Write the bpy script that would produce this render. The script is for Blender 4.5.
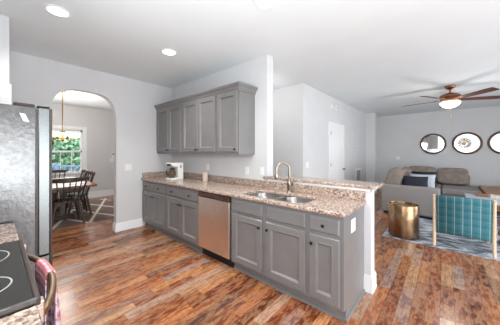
import bpy, bmesh, math, random
from mathutils import Vector, Matrix
PI = math.pi
random.seed(7)
S = bpy.context.scene
C = S.collection
for o in list(bpy.data.objects): bpy.data.objects.remove(o)

# ------------------------------------------------------------ camera, world, lights, exposure
cd = bpy.data.cameras.new('camera'); cam = bpy.data.objects.new('camera', cd); C.objects.link(cam)
cam.location = (4.349, -2.472, 1.404)
cam.rotation_euler = (math.radians(90), 0, math.radians(41.17))
cd.sensor_fit = 'HORIZONTAL'; cd.sensor_width = 36; cd.lens = 223.4/500*36
cd.shift_y = -10.5/500; cd.clip_start = 0.02; cd.clip_end = 200
S.camera = cam
vs = S.view_settings
vs.view_transform = 'Standard'; vs.look = 'None'; vs.gamma = 1; vs.use_curve_mapping = False
vs.exposure = 0.05

W = bpy.data.worlds.new('sky'); S.world = W; W.use_nodes = True
wn = W.node_tree.nodes; wl = W.node_tree.links
bg = wn['Background']; bg.inputs[0].default_value = (0.82, 0.92, 1.0, 1); bg.inputs[1].default_value = 4.5

def area(name, loc, rot, sx, sy, power, col=(1, 1, 1)):
    l = bpy.data.lights.new(name, 'AREA'); l.shape = 'RECTANGLE'; l.size = sx; l.size_y = sy
    l.energy = power; l.color = col
    o = bpy.data.objects.new(name, l); C.objects.link(o); o.location = loc; o.rotation_euler = rot
    return o
# unseen fill added at the east wall openings, and daylight at the dining window
area('fill_east', (7.45, 3.4, 1.3), (0, math.radians(90), 0), 2.2, 1.5, 17, (1.0, 1.0, 1.0))
area('fill_east', (7.45, -0.8, 1.0), (0, math.radians(90), 0), 1.8, 4.0, 68, (1.0, 1.0, 1.0))
area('daylight_dining', (-3.6, -1.1, 1.45), (0, math.radians(-90), 0), 1.3, 1.0, 12, (0.97, 0.99, 1.0))
# added fill beside the camera, in place of flash: one forward, one upward
area('camera_fill', (4.47, -2.72, 1.45), (math.radians(88), 0, math.radians(10)), 0.7, 0.7, 16, (1.0, 1.0, 1.0))
area('ceiling_fill', (4.6, -2.55, 1.05), (math.radians(180), 0, 0), 1.1, 0.7, 50, (0.90, 0.98, 1.03))
# unseen fill lamp added on the range side to light the cabinets opposite
area('range_side_fill', (3.0, -2.64, 1.8), (math.radians(84), 0, math.radians(-8)), 0.8, 0.4, 20, (0.94, 0.99, 1.02))

# ------------------------------------------------------------ materials
def srgb(r, g, b):
    f = lambda c: ((c/255+0.055)/1.055)**2.4 if c/255 > 0.04045 else c/255/12.92
    return (f(r), f(g), f(b), 1)
def mat(name, col, rough=0.5, metal=0.0, **k):
    m = bpy.data.materials.new(name); m.use_nodes = True
    b = m.node_tree.nodes['Principled BSDF']
    b.inputs['Base Color'].default_value = col if len(col) == 4 else srgb(*col)
    b.inputs['Roughness'].default_value = rough; b.inputs['Metallic'].default_value = metal
    for kk, v in k.items(): b.inputs[kk.replace('_', ' ')].default_value = v
    return m
class NT:
    def __init__(s, m): s.t = m.node_tree; s.n = s.t.nodes; s.b = s.n['Principled BSDF']
    def new(s, typ, **k):
        x = s.n.new(typ)
        for a, v in k.items(): setattr(x, a, v)
        return x
    def L(s, a, b): s.t.links.new(a, b)
    def math(s, op, a, b=None, c=None):
        x = s.n.new('ShaderNodeMath'); x.operation = op
        for i, v in enumerate((a, b, c)):
            if v is None: continue
            if isinstance(v, (int, float)): x.inputs[i].default_value = v
            else: s.L(v, x.inputs[i])
        return x.outputs[0]
    def ramp(s, fac, stops, interp='LINEAR'):
        r = s.n.new('ShaderNodeValToRGB'); r.color_ramp.interpolation = interp
        e = r.color_ramp.elements
        while len(e) < len(stops): e.new(0.5)
        for i, (p, c) in enumerate(stops): e[i].position = p; e[i].color = srgb(*c)
        s.L(fac, r.inputs[0]); return r.outputs[0]
    def mix(s, fac, a, b, blend='MIX'):
        x = s.n.new('ShaderNodeMix'); x.data_type = 'RGBA'; x.blend_type = blend
        for i, v in ((0, fac), (6, a), (7, b)):
            if isinstance(v, (int, float, tuple)): x.inputs[i].default_value = v
            else: s.L(v, x.inputs[i])
        return x.outputs[2]
    def noise(s, vec, scale, detail=2, rough=0.5):
        x = s.n.new('ShaderNodeTexNoise'); x.inputs['Scale'].default_value = scale
        x.inputs['Detail'].default_value = detail; x.inputs['Roughness'].default_value = rough
        if vec is not None: s.L(vec, x.inputs['Vector'])
        return x.outputs['Fac']
    def coord(s, which='Object'): return s.n.new('ShaderNodeTexCoord').outputs[which]
    def vec(s, v, scale=(1, 1, 1), rot=(0, 0, 0)):
        x = s.n.new('ShaderNodeMapping'); x.inputs['Scale'].default_value = scale; x.inputs['Rotation'].default_value = rot
        s.L(v, x.inputs[0]); return x.outputs[0]
    def bump(s, h, strength=0.2, dist=0.01):
        x = s.n.new('ShaderNodeBump'); x.inputs['Strength'].default_value = strength; x.inputs['Distance'].default_value = dist
        s.L(h, x.inputs['Height']); s.L(x.outputs[0], s.b.inputs['Normal'])

def noisy(name, c1, c2, scale, rough=0.6, metal=0, stretch=(1, 1, 1), bump=0, **k):
    m = mat(name, c1, rough, metal, **k); t = NT(m)
    f = t.noise(t.vec(t.coord(), stretch), scale, 4)
    t.L(t.ramp(f, [(0.3, c1), (0.7, c2)]), t.b.inputs['Base Color'])
    if bump: t.bump(f, bump, 0.005)
    return m

def floor_mat():
    m = mat('distressed_wood_planks', (170, 110, 75), 0.2); t = NT(m)
    sep = t.new('ShaderNodeSeparateXYZ'); co = t.coord(); t.L(co, sep.inputs[0])
    X, Y = sep.outputs[0], sep.outputs[1]
    w, L = 0.098, 0.62
    xr = t.math('DIVIDE', X, w); row = t.math('FLOOR', xr)
    wn1 = t.new('ShaderNodeTexWhiteNoise', noise_dimensions='1D'); t.L(row, wn1.inputs['W'])
    yr = t.math('ADD', t.math('DIVIDE', Y, L), t.math('MULTIPLY', wn1.outputs['Value'], 7.3)); col = t.math('FLOOR', yr)
    cmb = t.new('ShaderNodeCombineXYZ'); t.L(row, cmb.inputs[0]); t.L(col, cmb.inputs[1])
    wn2 = t.new('ShaderNodeTexWhiteNoise', noise_dimensions='3D'); t.L(cmb.outputs[0], wn2.inputs['Vector'])
    base = t.ramp(wn2.outputs['Value'], FLOORC, 'LINEAR')
    # each plank is printed with blotches of its own
    off = t.new('ShaderNodeVectorMath', operation='ADD'); sc = t.new('ShaderNodeVectorMath', operation='SCALE')
    t.L(wn2.outputs['Color'], sc.inputs[0]); sc.inputs['Scale'].default_value = 30
    t.L(co, off.inputs[0]); t.L(sc.outputs[0], off.inputs[1])
    g = t.noise(t.vec(off.outputs[0], (9, 2.6, 1)), 3.0, 6, 0.66)
    tone = t.ramp(g, [(0.36, (48, 24, 16)), (0.45, (140, 74, 42)), (0.55, (232, 168, 116)), (0.66, (150, 138, 132))])
    c = t.mix(0.40, base, tone)
    g2 = t.noise(t.vec(off.outputs[0], (60, 2.2, 1)), 1.5, 4, 0.6)
    c = t.mix(t.math('MULTIPLY', t.math('SUBTRACT', g2, 0.35), 0.85), c, srgb(66, 34, 22))
    sawn = t.noise(t.vec(off.outputs[0], (3, 38, 1), (0, 0, 0.25)), 1.3, 3, 0.6)
    c = t.mix(t.math('MULTIPLY', t.math('GREATER_THAN', sawn, 0.56), 0.15), c, srgb(92, 50, 34))
    fx = t.math('FRACT', xr); fy = t.math('FRACT', yr)
    gx = t.math('LESS_THAN', t.math('MINIMUM', fx, t.math('SUBTRACT', 1, fx)), 0.014)
    gy = t.math('LESS_THAN', t.math('MINIMUM', fy, t.math('SUBTRACT', 1, fy)), 0.0018)
    gap = t.math('MAXIMUM', gx, gy)
    c = t.mix(t.math('MULTIPLY', gap, 0.75), c, srgb(50, 28, 20))
    hs = t.new('ShaderNodeHueSaturation'); hs.inputs['Saturation'].default_value = 1.0; hs.inputs['Value'].default_value = 0.92
    t.L(c, hs.inputs['Color']); t.L(hs.outputs[0], t.b.inputs['Base Color'])
    t.L(t.math('ADD', t.math('MULTIPLY', g, 0.16), 0.13), t.b.inputs['Roughness'])
    t.bump(t.math('SUBTRACT', g2, t.math('MULTIPLY', gap, 1.0)), 0.12, 0.002)
    return m
FLOORC = [(0.0, (70, 32, 20)), (0.12, (168, 88, 50)), (0.24, (214, 148, 96)), (0.36, (122, 52, 28)), (0.48, (196, 116, 68)),
          (0.58, (96, 78, 72)), (0.69, (220, 172, 130)), (0.78, (166, 152, 148)), (0.9, (136, 66, 40)), (1.0, (90, 48, 34))]

def granite_mat():
    m = mat('granite', (180, 150, 130), 0.12); t = NT(m); co = t.coord()
    v1 = t.new('ShaderNodeTexVoronoi'); v1.inputs['Scale'].default_value = 82; t.L(co, v1.inputs['Vector'])
    sp = t.new('ShaderNodeSeparateColor'); t.L(v1.outputs['Color'], sp.inputs[0])
    c = t.ramp(sp.outputs[0], [(0.0, (62, 48, 44)), (0.16, (104, 82, 74)), (0.26, (172, 146, 132)), (0.5, (188, 166, 152)),
                               (0.74, (222, 204, 190)), (0.86, (150, 140, 134)), (1.0, (74, 62, 58))])
    n = t.noise(co, 160, 3); c2 = t.ramp(n, [(0.35, (110, 88, 76)), (0.5, (186, 156, 134)), (0.68, (222, 204, 188))])
    t.L(t.mix(0.3, c, c2), t.b.inputs['Base Color']); return m

M = {}
M['floor'] = floor_mat(); M['granite'] = granite_mat()
M['wall'] = noisy('pale_grey_wall_paint', (213, 213, 214), (217, 217, 218), 3, 0.75)
M['ceil'] = noisy('white_ceiling_paint', (232, 238, 241), (236, 242, 245), 2, 0.9)
M['halfwall'] = mat('off_white_half_wall_paint', (222, 222, 225), 0.5)
M['trim'] = mat('white_trim_paint', (240, 240, 240), 0.35)
M['cab'] = noisy('grey_cabinet_paint', (120, 118, 118), (126, 124, 123), 6, 0.3)
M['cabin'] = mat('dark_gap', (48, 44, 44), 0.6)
M['knob'] = mat('dark_bronze', (40, 34, 32), 0.35, 0.7)
def brushed(name, col, rough, st):
    m = mat(name, col, rough, 1.0); t = NT(m)
    n = t.noise(t.vec(t.coord(), st), 4, 4); t.bump(n, 0.05, 0.002)
    t.L(t.math('ADD', t.math('MULTIPLY', n, 0.18), rough-0.09), t.b.inputs['Roughness']); return m
M['steel'] = brushed('brushed_stainless_steel', (232, 218, 208), 0.3, (2, 2, 60))
M['sink'] = brushed('satin_sink_steel', (168, 166, 164), 0.32, (30, 2, 2))
M['nickel'] = mat('brushed_nickel', (160, 147, 134), 0.28, 1.0)
M['floor_tinted'] = mat('nickel_with_floor_reflection_tint', (190, 160, 132), 0.3, 1.0)  # nickel; tan tint paints in the wood floor's reflection
M['fridge_side'] = noisy('mottled_silver_side', (100, 98, 96), (118, 117, 117), 38, 0.2, 0.6, (1, 1, 1), 0.25)
M['fridge_door'] = brushed('silver_door', (122, 125, 124), 0.3, (2, 2, 50))
M['darkplastic'] = mat('dark_brown_plastic', (62, 50, 46), 0.35)
M['panel'] = mat('dark_control_panel', (84, 58, 48), 0.2, 0.4)
M['blackglass'] = mat('black_cooktop_glass', (50, 48, 45), 0.15)
M['ring'] = mat('white_burner_marking', (176, 175, 172), 0.4)
M['white'] = mat('white_plastic', (238, 236, 232), 0.35)
M['cream'] = noisy('cream_ceramic', (212, 196, 178), (222, 206, 190), 30, 0.5)
M['glass'] = mat('clear_glass', (255, 255, 255), 0.02, 0, Transmission_Weight=1.0, IOR=1.45)
M['coffeeglass'] = mat('smoky_carafe_glass', (170, 150, 135), 0.05, 0, Transmission_Weight=0.75, IOR=1.3)
M['winglass'] = mat('window_glass', (255, 255, 255), 0.0, 0, Transmission_Weight=1.0, IOR=1.01)
M['dkwood'] = noisy('dark_walnut', (48, 36, 28), (78, 60, 46), 6, 0.35, 0, (3, 3, 12))
M['honey'] = noisy('brown_table_wood', (120, 72, 44), (156, 98, 60), 4, 0.3, 0, (2, 12, 2))
M['rustic'] = noisy('rustic_brown_wood', (104, 62, 38), (176, 124, 88), 5, 0.5, 0, (1.5, 9, 6), 0.3)
M['leather'] = noisy('worn_brown_cover', (128, 84, 58), (186, 146, 120), 5, 0.55, 0, (1, 3, 4))
M['paleoak'] = noisy('pale_oak', (222, 190, 158), (236, 208, 178), 6, 0.4, 0, (3, 3, 10))
M['mirrorwood'] = noisy('brown_mirror_frame_wood', (70, 44, 28), (116, 76, 50), 8, 0.4)
M['mirror'] = mat('mirror_silver', (244, 244, 244), 0.02, 1.0)
M['fabric'] = noisy('grey_taupe_upholstery', (136, 130, 128), (150, 144, 142), 60, 0.9, 0, (1, 1, 1), 0.2)
M['cushion'] = noisy('taupe_cushion_fabric', (122, 110, 102), (146, 134, 124), 9, 0.9, 0, (1, 1, 1), 0.2)
M['navy'] = noisy('navy_velvet', (13, 17, 34), (22, 28, 50), 12, 0.7, 0, (1, 1, 1), 0.2)
M['palepillow'] = noisy('pale_blue_grey_cotton', (176, 182, 194), (190, 196, 206), 20, 0.9)
M['black'] = mat('black_plinth', (18, 17, 20), 0.6)
M['copper'] = mat('antique_copper', (150, 104, 78), 0.28, 1.0)
M['blade'] = noisy('walnut_fan_blade', (66, 38, 30), (96, 58, 46), 5, 0.4, 0, (2, 2, 2))
M['brass'] = mat('polished_brass', (214, 176, 120), 0.25, 1.0)
M['paper'] = mat('white_paper', (240, 240, 238), 0.6)
M['grille'] = mat('grey_vent_grille', (150, 152, 158), 0.5)
M['grass'] = noisy('lawn', (86, 130, 60), (120, 160, 84), 2, 0.9)
M['leaf'] = noisy('green_leaves', (70, 112, 66), (130, 168, 108), 1.2, 0.6)
M['leaf2'] = noisy('pale_green_leaves', (98, 138, 104), (160, 190, 156), 1.5, 0.6)
M['bark'] = mat('bark', (96, 78, 62), 0.9)
M['rail'] = mat('blue_grey_deck_paint', (112, 132, 158), 0.6)
M['deck'] = noisy('deck_boards', (150, 140, 128), (170, 160, 148), 5, 0.8)

def emis(name, col, s):
    m = mat(name, col, 0.5); b = m.node_tree.nodes['Principled BSDF']
    b.inputs['Emission Color'].default_value = srgb(*col); b.inputs['Emission Strength'].default_value = s; return m
M['lamp'] = emis('lit_lamp_glass', (255, 240, 214), 2.0)
M['shade'] = emis('lit_opal_shade', (255, 240, 215), 1.0)
M['led'] = emis('lit_downlight', (255, 250, 244), 9.0)

def gold_mat():
    m = mat('hammered_brass', (186, 158, 118), 0.25, 1.0); t = NT(m)
    v = t.new('ShaderNodeTexVoronoi'); v.inputs['Scale'].default_value = 55; t.L(t.coord(), v.inputs['Vector'])
    t.bump(v.outputs['Distance'], 0.35, 0.004)
    n = t.noise(t.coord(), 6, 3); t.L(t.ramp(n, [(0.3, (126, 98, 70)), (0.7, (172, 146, 116))]), t.b.inputs['Base Color']); return m
M['gold'] = gold_mat()

def stripes(t, val, period, width, phase=0.0):
    f = t.math('FRACT', t.math('ADD', t.math('DIVIDE', val, period), phase))
    return t.math('LESS_THAN', f, width)
def plaid_mat():
    m = mat('teal_plaid_weave', (58, 128, 136), 0.85); t = NT(m)
    sep = t.new('ShaderNodeSeparateXYZ'); t.L(t.coord(), sep.inputs[0]); X, Z = sep.outputs[0], sep.outputs[2]
    c = t.mix(stripes(t, X, 0.087, 0.45, 0.3), srgb(40, 108, 118), srgb(52, 120, 126))
    c = t.mix(t.math('MULTIPLY', stripes(t, Z, 0.10, 0.42), 0.22), c, srgb(96, 110, 128))
    c = t.mix(t.math('MULTIPLY', stripes(t, Z, 0.10, 0.09, 0.25), 0.6), c, srgb(44, 72, 110))
    c = t.mix(t.math('MULTIPLY', stripes(t, X, 0.087, 0.075), 0.6), c, srgb(186, 190, 192))
    c = t.mix(t.math('MULTIPLY', stripes(t, Z, 0.10, 0.05, 0.6), 0.2), c, srgb(176, 176, 170))
    t.L(c, t.b.inputs['Base Color']); return m
M['plaid'] = plaid_mat()
def towel_mat():
    m = mat('pink_plaid_towel', (226, 190, 200), 0.9); t = NT(m)
    sep = t.new('ShaderNodeSeparateXYZ'); t.L(t.coord('UV'), sep.inputs[0]); X, Z = sep.outputs[0], sep.outputs[1]
    n = t.noise(t.coord(), 14, 2)
    base = t.ramp(n, [(0.35, (226, 176, 192)), (0.6, (244, 234, 240))])
    c = t.mix(t.math('MULTIPLY', stripes(t, X, 0.062, 0.35), 0.7), base, srgb(196, 96, 120))
    c = t.mix(t.math('MULTIPLY', stripes(t, X, 0.062, 0.12, 0.4), 0.7), c, srgb(120, 84, 130))
    c = t.mix(t.math('MULTIPLY', stripes(t, Z, 0.07, 0.3), 0.6), c, srgb(240, 232, 236))
    c = t.mix(t.math('MULTIPLY', stripes(t, Z, 0.07, 0.13, 0.5), 0.6), c, srgb(150, 70, 110))
    top = t.math('MULTIPLY', t.math('LESS_THAN', t.math('ABSOLUTE', Z), 0.075), stripes(t, Z, 0.024, 0.55))
    c = t.mix(t.math('MULTIPLY', top, 0.8), c, srgb(206, 84, 64))
    t.L(c, t.b.inputs['Base Color']); return m
M['towel'] = towel_mat()
def lattice_mat():
    m = mat('brown_lattice_rug', (110, 92, 84), 0.95); t = NT(m)
    sep = t.new('ShaderNodeSeparateXYZ'); t.L(t.coord(), sep.inputs[0]); X, Y = sep.outputs[0], sep.outputs[1]
    a = t.math('ADD', Y, t.math('MULTIPLY', X, 0.4)); b = t.math('SUBTRACT', Y, t.math('MULTIPLY', X, 0.38))
    s1 = stripes(t, a, 0.58, 0.11, -0.17+0.0); s2 = stripes(t, b, 0.58, 0.11, 0.58)
    n = t.noise(t.coord(), 3, 3); base = t.ramp(n, [(0.3, (108, 88, 80)), (0.7, (132, 112, 104))])
    t.L(t.mix(t.math('MAXIMUM', s1, s2), base, srgb(228, 212, 196)), t.b.inputs['Base Color']); return m
M['lattice'] = lattice_mat()
def marble_rug():
    m = mat('blue_grey_marbled_rug', (150, 158, 170), 0.95); t = NT(m)
    w = t.new('ShaderNodeTexWave'); w.inputs['Scale'].default_value = 0.9; w.inputs['Distortion'].default_value = 14
    w.inputs['Detail'].default_value = 4; w.inputs['Detail Scale'].default_value = 1.6
    t.L(t.vec(t.coord(), (1, 2.4, 1), (0, 0, 0.4)), w.inputs['Vector'])
    t.L(t.ramp(w.outputs['Fac'], [(0.0, (96, 104, 118)), (0.25, (134, 140, 150)), (0.5, (178, 190, 204)), (0.75, (150, 148, 148)), (1.0, (206, 214, 224))]), t.b.inputs['Base Color'])
    return m
M['marble'] = marble_rug()

# ------------------------------------------------------------ mesh helpers
class MB:
    def __init__(s): s.b = bmesh.new(); s.uv = None
    def box(s, x0, x1, y0, y1, z0, z1, mtx=None):
        v = [s.b.verts.new((x, y, z)) for x in (x0, x1) for y in (y0, y1) for z in (z0, z1)]
        for f in ((0, 1, 3, 2), (4, 6, 7, 5), (0, 4, 5, 1), (2, 3, 7, 6), (0, 2, 6, 4), (1, 5, 7, 3)):
            s.b.faces.new([v[i] for i in f])
        if mtx: bmesh.ops.transform(s.b, matrix=mtx, verts=v)
        return s
    def rings(s, rings, closed=True, caps=True):
        R = [[s.b.verts.new(p) for p in r] for r in rings]
        n = len(R[0])
        for a, b in zip(R, R[1:]):
            for i in range(n if closed else n-1):
                j = (i+1) % n; s.b.faces.new((a[i], a[j], b[j], b[i]))
        if caps and n > 2: s.b.faces.new(R[0][::-1]); s.b.faces.new(R[-1])
        return s
    def lathe(s, prof, c=(0, 0, 0), n=28, sx=1, sy=1, caps=True):
        return s.rings([[(c[0]+r*sx*math.cos(2*PI*i/n), c[1]+r*sy*math.sin(2*PI*i/n), c[2]+z) for i in range(n)] for r, z in prof], caps=caps)
    def tube(s, pts, r, n=10):
        pts = [Vector(p) for p in pts]; rr = r if isinstance(r, (list, tuple)) else [r]*len(pts)
        T = [(pts[min(i+1, len(pts)-1)]-pts[max(i-1, 0)]).normalized() for i in range(len(pts))]
        up = Vector((0, 0, 1)) if abs(T[0].z) < 0.9 else Vector((1, 0, 0))
        u = T[0].cross(up).normalized(); out = []
        for p, t, q in zip(pts, T, rr):
            u = (u - t*u.dot(t)).normalized(); v = t.cross(u)
            out.append([p + q*(u*math.cos(2*PI*k/n)+v*math.sin(2*PI*k/n)) for k in range(n)])
        return s.rings(out)
    def prism(s, poly, h0, h1, axis='z'):
        m = {'z': lambda a, b, h: (a, b, h), 'x': lambda a, b, h: (h, a, b), 'y': lambda a, b, h: (a, h, b)}[axis]
        return s.rings([[m(a, b, h0) for a, b in poly], [m(a, b, h1) for a, b in poly]])
    def blob(s, c, r, e=0.35, e2=None, n=24, mtx=None):
        e2 = e2 or e
        P = lambda w, k: math.copysign(abs(w)**k, w)
        vs0 = len(s.b.verts); R = []
        for i in range(1, n):
            ph = -PI/2 + PI*i/n
            R.append([(c[0]+r[0]*P(math.cos(ph), e2)*P(math.cos(2*PI*j/(2*n)), e), c[1]+r[1]*P(math.cos(ph), e2)*P(math.sin(2*PI*j/(2*n)), e), c[2]+r[2]*P(math.sin(ph), e2)) for j in range(2*n)])
        s.rings(R)
        if mtx:
            s.b.verts.ensure_lookup_table(); bmesh.ops.transform(s.b, matrix=mtx, verts=s.b.verts[vs0:])
        return s
    def sph(s, c, r, n=12): return s.blob(c, (r, r, r) if isinstance(r, (int, float)) else r, 1, 1, n)
    def build(s, name, m, parent=None, smooth=None, bevel=0, seg=2):
        bmesh.ops.recalc_face_normals(s.b, faces=s.b.faces)
        me = bpy.data.meshes.new(name)
        if parent is not None:
            off = Vector((0, 0, 0)); p = parent
            while p: off += p.location; p = p.parent
            bmesh.ops.translate(s.b, vec=-off, verts=s.b.verts)
        s.b.to_mesh(me); s.b.free()
        me.materials.append(M[m] if isinstance(m, str) else m)
        if smooth:
            me.shade_smooth(); me.set_sharp_from_angle(angle=math.radians(smooth))
        o = bpy.data.objects.new(name, me); C.objects.link(o); o.parent = parent
        if bevel:
            bm_ = o.modifiers.new('bevel', 'BEVEL'); bm_.width = bevel; bm_.segments = seg; bm_.limit_method = 'ANGLE'
            bm_.angle_limit = math.radians(40)
        return o
def tag(o, label, cat, group=None):
    o['label'] = label; o['category'] = cat
    if group: o['group'] = group
    return o
def thing(name, label, cat, loc=(0, 0, 0), group=None):
    o = bpy.data.objects.new(name, None); C.objects.link(o); o.location = loc; o.empty_display_size = 0.1
    return tag(o, label, cat, group)
def struct(o, par=None): o['kind'] = 'structure'; return o
def kids(o): return [c for c in bpy.data.objects if c.parent == o]
def dup(root, loc, rz=0, label=None):
    r = root.copy(); C.objects.link(r); r.location = loc; r.rotation_euler = (0, 0, rz)
    if label: r['label'] = label
    for ch in kids(root):
        c = ch.copy(); C.objects.link(c); c.parent = r
        for g in kids(ch):
            d = g.copy(); C.objects.link(d); d.parent = c
    return r
def rrect(x0, x1, y0, y1, r, n=6):
    P = []
    for cx, cy, a in ((x1-r, y1-r, 0), (x0+r, y1-r, PI/2), (x0+r, y0+r, PI), (x1-r, y0+r, 1.5*PI)):
        for k in range(n+1):
            t = a+PI/2*k/n; P.append((cx+r*math.cos(t), cy+r*math.sin(t)))
    return P
def slab(name, loops, z0, z1, m, parent=None, bev=0.006):
    """flat plate with holes and softened edges, made from filled outlines"""
    cu = bpy.data.curves.new(name, 'CURVE'); cu.dimensions = '2D'; cu.fill_mode = 'BOTH'
    cu.extrude = (z1-z0)/2-bev; cu.bevel_depth = bev; cu.bevel_resolution = 2; cu.offset = -bev
    for lp in loops:
        sp = cu.splines.new('POLY'); sp.points.add(len(lp)-1); sp.use_cyclic_u = True
        for q, (a, b) in zip(sp.points, lp): q.co = (a, b, 0, 1)
    t = bpy.data.objects.new('outline', cu); C.objects.link(t)
    dg = bpy.context.evaluated_depsgraph_get(); dg.update()
    me = bpy.data.meshes.new_from_object(t.evaluated_get(dg)); bpy.data.objects.remove(t); bpy.data.curves.remove(cu)
    off = Vector((0, 0, 0)); p = parent
    while p: off += p.location; p = p.parent
    me.transform(Matrix.Translation(Vector((0, 0, (z0+z1)/2))-off))
    me.materials.clear(); me.materials.append(M[m]); me.name = name
    me.shade_smooth(); me.set_sharp_from_angle(angle=math.radians(35))
    o = bpy.data.objects.new(name, me); C.objects.link(o); o.parent = parent
    return o

# ------------------------------------------------------------ structure
H = 2.75
X1, X0, Y0, Y1 = 7.6, -3.8, -3.02, 7.16
def wbox(name, *a, m='wall', bevel=0):
    return struct(MB().box(*a).build(name, m, bevel=bevel))
wbox('floor', X0-.15, X1+.15, -3.35, Y1+.15, -0.05, 0, m='floor')
wbox('ceiling', X0-.15, X1+.15, -3.35, Y1+.15, H, H+.1, m='ceil')
# wall with the arch (x = 0)
ya, yb, zs, zt = -1.935, -1.065, 1.90, 2.385
pts = [(-3.02, 0), (ya, 0)]
ym, hw, hh = (ya+yb)/2, (yb-ya)/2, zt-zs
n = 28
for k in range(n+1):
    t = PI - PI*k/n
    pts.append((ym+hw*math.copysign(abs(math.cos(t))**0.62, math.cos(t)), zs+hh*abs(math.sin(t))**0.74))
pts += [(yb, 0), (0.14, 0), (0.14, H), (-3.02, H)]
struct(MB().prism(pts, -0.12, 0, 'x').build('wall_left', 'wall'))
wbox('wall_back', 0, 2.5, 0, 0.14, 0, H)
wbox('wall_half', 2.5, 3.79, 0.0, 0.14, 0, 1.035, m='halfwall')
wbox('wall_front', -0.12, X1, -3.16, -3.02, 0, H)
wbox('wall_pantry', 0, 1.07, -3.02, -2.375, 0, H, m='wall')
wbox('wall_hall', -0.12, 2.16, 1.49, 1.61, 0, H)
wbox('wall_hall_side', 2.16, 2.26, 1.49, 6.06, 0, H)
wbox('wall_stub', 2.0, 2.55, 6.06, 6.2, 0, H)
wbox('wall_hall_end', 1.0, 1.1, 6.2, Y1, 0, H)
wbox('wall_far', 1.0, X1, Y1, Y1+.12, 0, H)
wbox('wall_dining_right', X0, -0.12, 1.3, 1.42, 0, H)
wbox('wall_dining_left', X0, -0.12, -3.3, -3.16, 0, H)
# dining wall with the window opening
wy0, wy1, wz0, wz1 = -1.50, -0.74, 0.80, 2.05
bb = MB(); bb.box(X0-.14, X0, -3.3, wy0, 0, H); bb.box(X0-.14, X0, wy1, 1.42, 0, H)
bb.box(X0-.14, X0, wy0, wy1, 0, wz0); bb.box(X0-.14, X0, wy0, wy1, wz1, H)
struct(bb.build('wall_dining_far', 'wall'))
# unseen east wall; two wide unglazed openings added to let in light
bb = MB(); xs = (X1, X1+.12)
for a, b in ((-3.16, -2.85), (1.3, 2.6), (4.2, Y1+.12)): bb.box(*xs, a, b, 0, H)
for a, b, c in ((-2.85, 1.3, 1.95), (2.6, 4.2, 2.45)): bb.box(*xs, a, b, c, H); bb.box(*xs, a, b, 0, 0.1)
struct(bb.build('wall_right', 'wall'))
def base(name, path, h=0.15, t=0.016):
    """path: plan polyline, board stands on its right-hand side"""
    prof = [(0, 0), (t+.004, 0), (t+.004, 0.02), (t, 0.03), (t, h-.03), (t*.45, h-.012), (t*.3, h), (0, h)]
    P = [Vector(p) for p in path]; R = []
    for i, p in enumerate(P):
        d0 = (P[i]-P[i-1]).normalized() if i else None
        d1 = (P[i+1]-P[i]).normalized() if i < len(P)-1 else None
        n0 = Vector((d0.y, -d0.x)) if d0 else None; n1 = Vector((d1.y, -d1.x)) if d1 else None
        nn = n0 if n1 is None else n1 if n0 is None else (n0+n1)/(1+n0.dot(n1))
        R.append([(p.x+nn.x*a, p.y+nn.y*a, z) for a, z in prof])
    return struct(MB().rings(R).build(name, 'trim', smooth=30))
base('baseboard_left', [(0.0, -0.62), (0.0, yb), (-0.12, yb), (-0.12, 0.14)][::-1])
base('baseboard_left', [(0, -2.375), (0, ya), (-.12, ya), (-.12, -3.16)])
base('baseboard_half', [(3.79, 0.0), (3.79, 0.14), (2.5, 0.14)][::-1] , 0.17) if False else None
base('baseboard_half', [(3.725, 0.0), (3.79, 0.0), (3.79, 0.14), (2.6, 0.14)], 0.17)
base('baseboard_dining', [(X0, -3.16), (X0, 1.3)], 0.2)
base('baseboard_dining', [(X0, 1.3), (-.12, 1.3)], 0.2)
base('baseboard_hall', [(0, 1.49), (2.26, 1.49), (2.26, 2.74)], 0.14)
base('baseboard_hall', [(2.26, 3.82), (2.26, 6.06), (2.55, 6.06), (2.55, 6.2)], 0.14)
base('baseboard_far', [(1.1, Y1), (X1, Y1)], 0.14)
base('baseboard_pantry', [(1.07, -3.0), (1.07, -2.375), (0.9, -2.375)], 0.15) if False else None
# pantry door and casing (faces the arch wall side)
d = struct(MB().box(0.16, 0.76, -2.375, -2.367, 0, 2.04).build('door_1', 'trim'))
k = MB(); k.box(0.76, 0.85, -2.375, -2.352, 0, 2.13); k.box(0.07, 0.16, -2.375, -2.352, 0, 2.13); k.box(0.16, 0.76, -2.375, -2.352, 2.04, 2.13)
struct(k.build('trim_1', 'trim', bevel=.003))
# hall door: six raised panels
def loft(bm, x0, x1, z0, z1, steps, f):
    """nested rectangles: steps = (inset, depth); f maps (a, depth, z) to a point"""
    L = []
    for ins, dp in steps:
        L.append([f(a, dp, b) for a, b in ((x0+ins, z0+ins), (x1-ins, z0+ins), (x1-ins, z1-ins), (x0+ins, z1-ins))])
    bm.rings(L)
hx = lambda a, dp, z: (2.26+dp, a, z)
bm = MB(); bm.box(2.262, 2.272, 2.84, 3.72, 0.01, 2.04)
for r0, r1 in ((0.2, 0.78), (0.9, 1.55), (1.66, 1.93)):
    for a, b in ((2.95, 3.24), (3.32, 3.61)):
        loft(bm, a, b, r0, r1, [(0, .012), (0.0, .017), (.02, .0135), (.045, .018)], hx)
dr = struct(bm.build('door_2', 'trim'))
dh = MB(); dh.tube([(2.272, 3.65, .95), (2.30, 3.65, .95)], .012); dh.sph((2.325, 3.65, .95), .03); dh.build('door_knob', 'nickel', dr, smooth=40)
for z in (0.25, 1.05, 1.82):
    MB().box(2.272, 2.285, 2.835, 2.86, z, z+.09).build('hinge', 'nickel', dr)
k = MB(); k.box(2.26, 2.28, 2.75, 2.84, 0, 2.13); k.box(2.26, 2.28, 3.72, 3.81, 0, 2.13); k.box(2.26, 2.28, 2.84, 3.72, 2.04, 2.13)
struct(k.build('trim_2', 'trim', bevel=.003))
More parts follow.
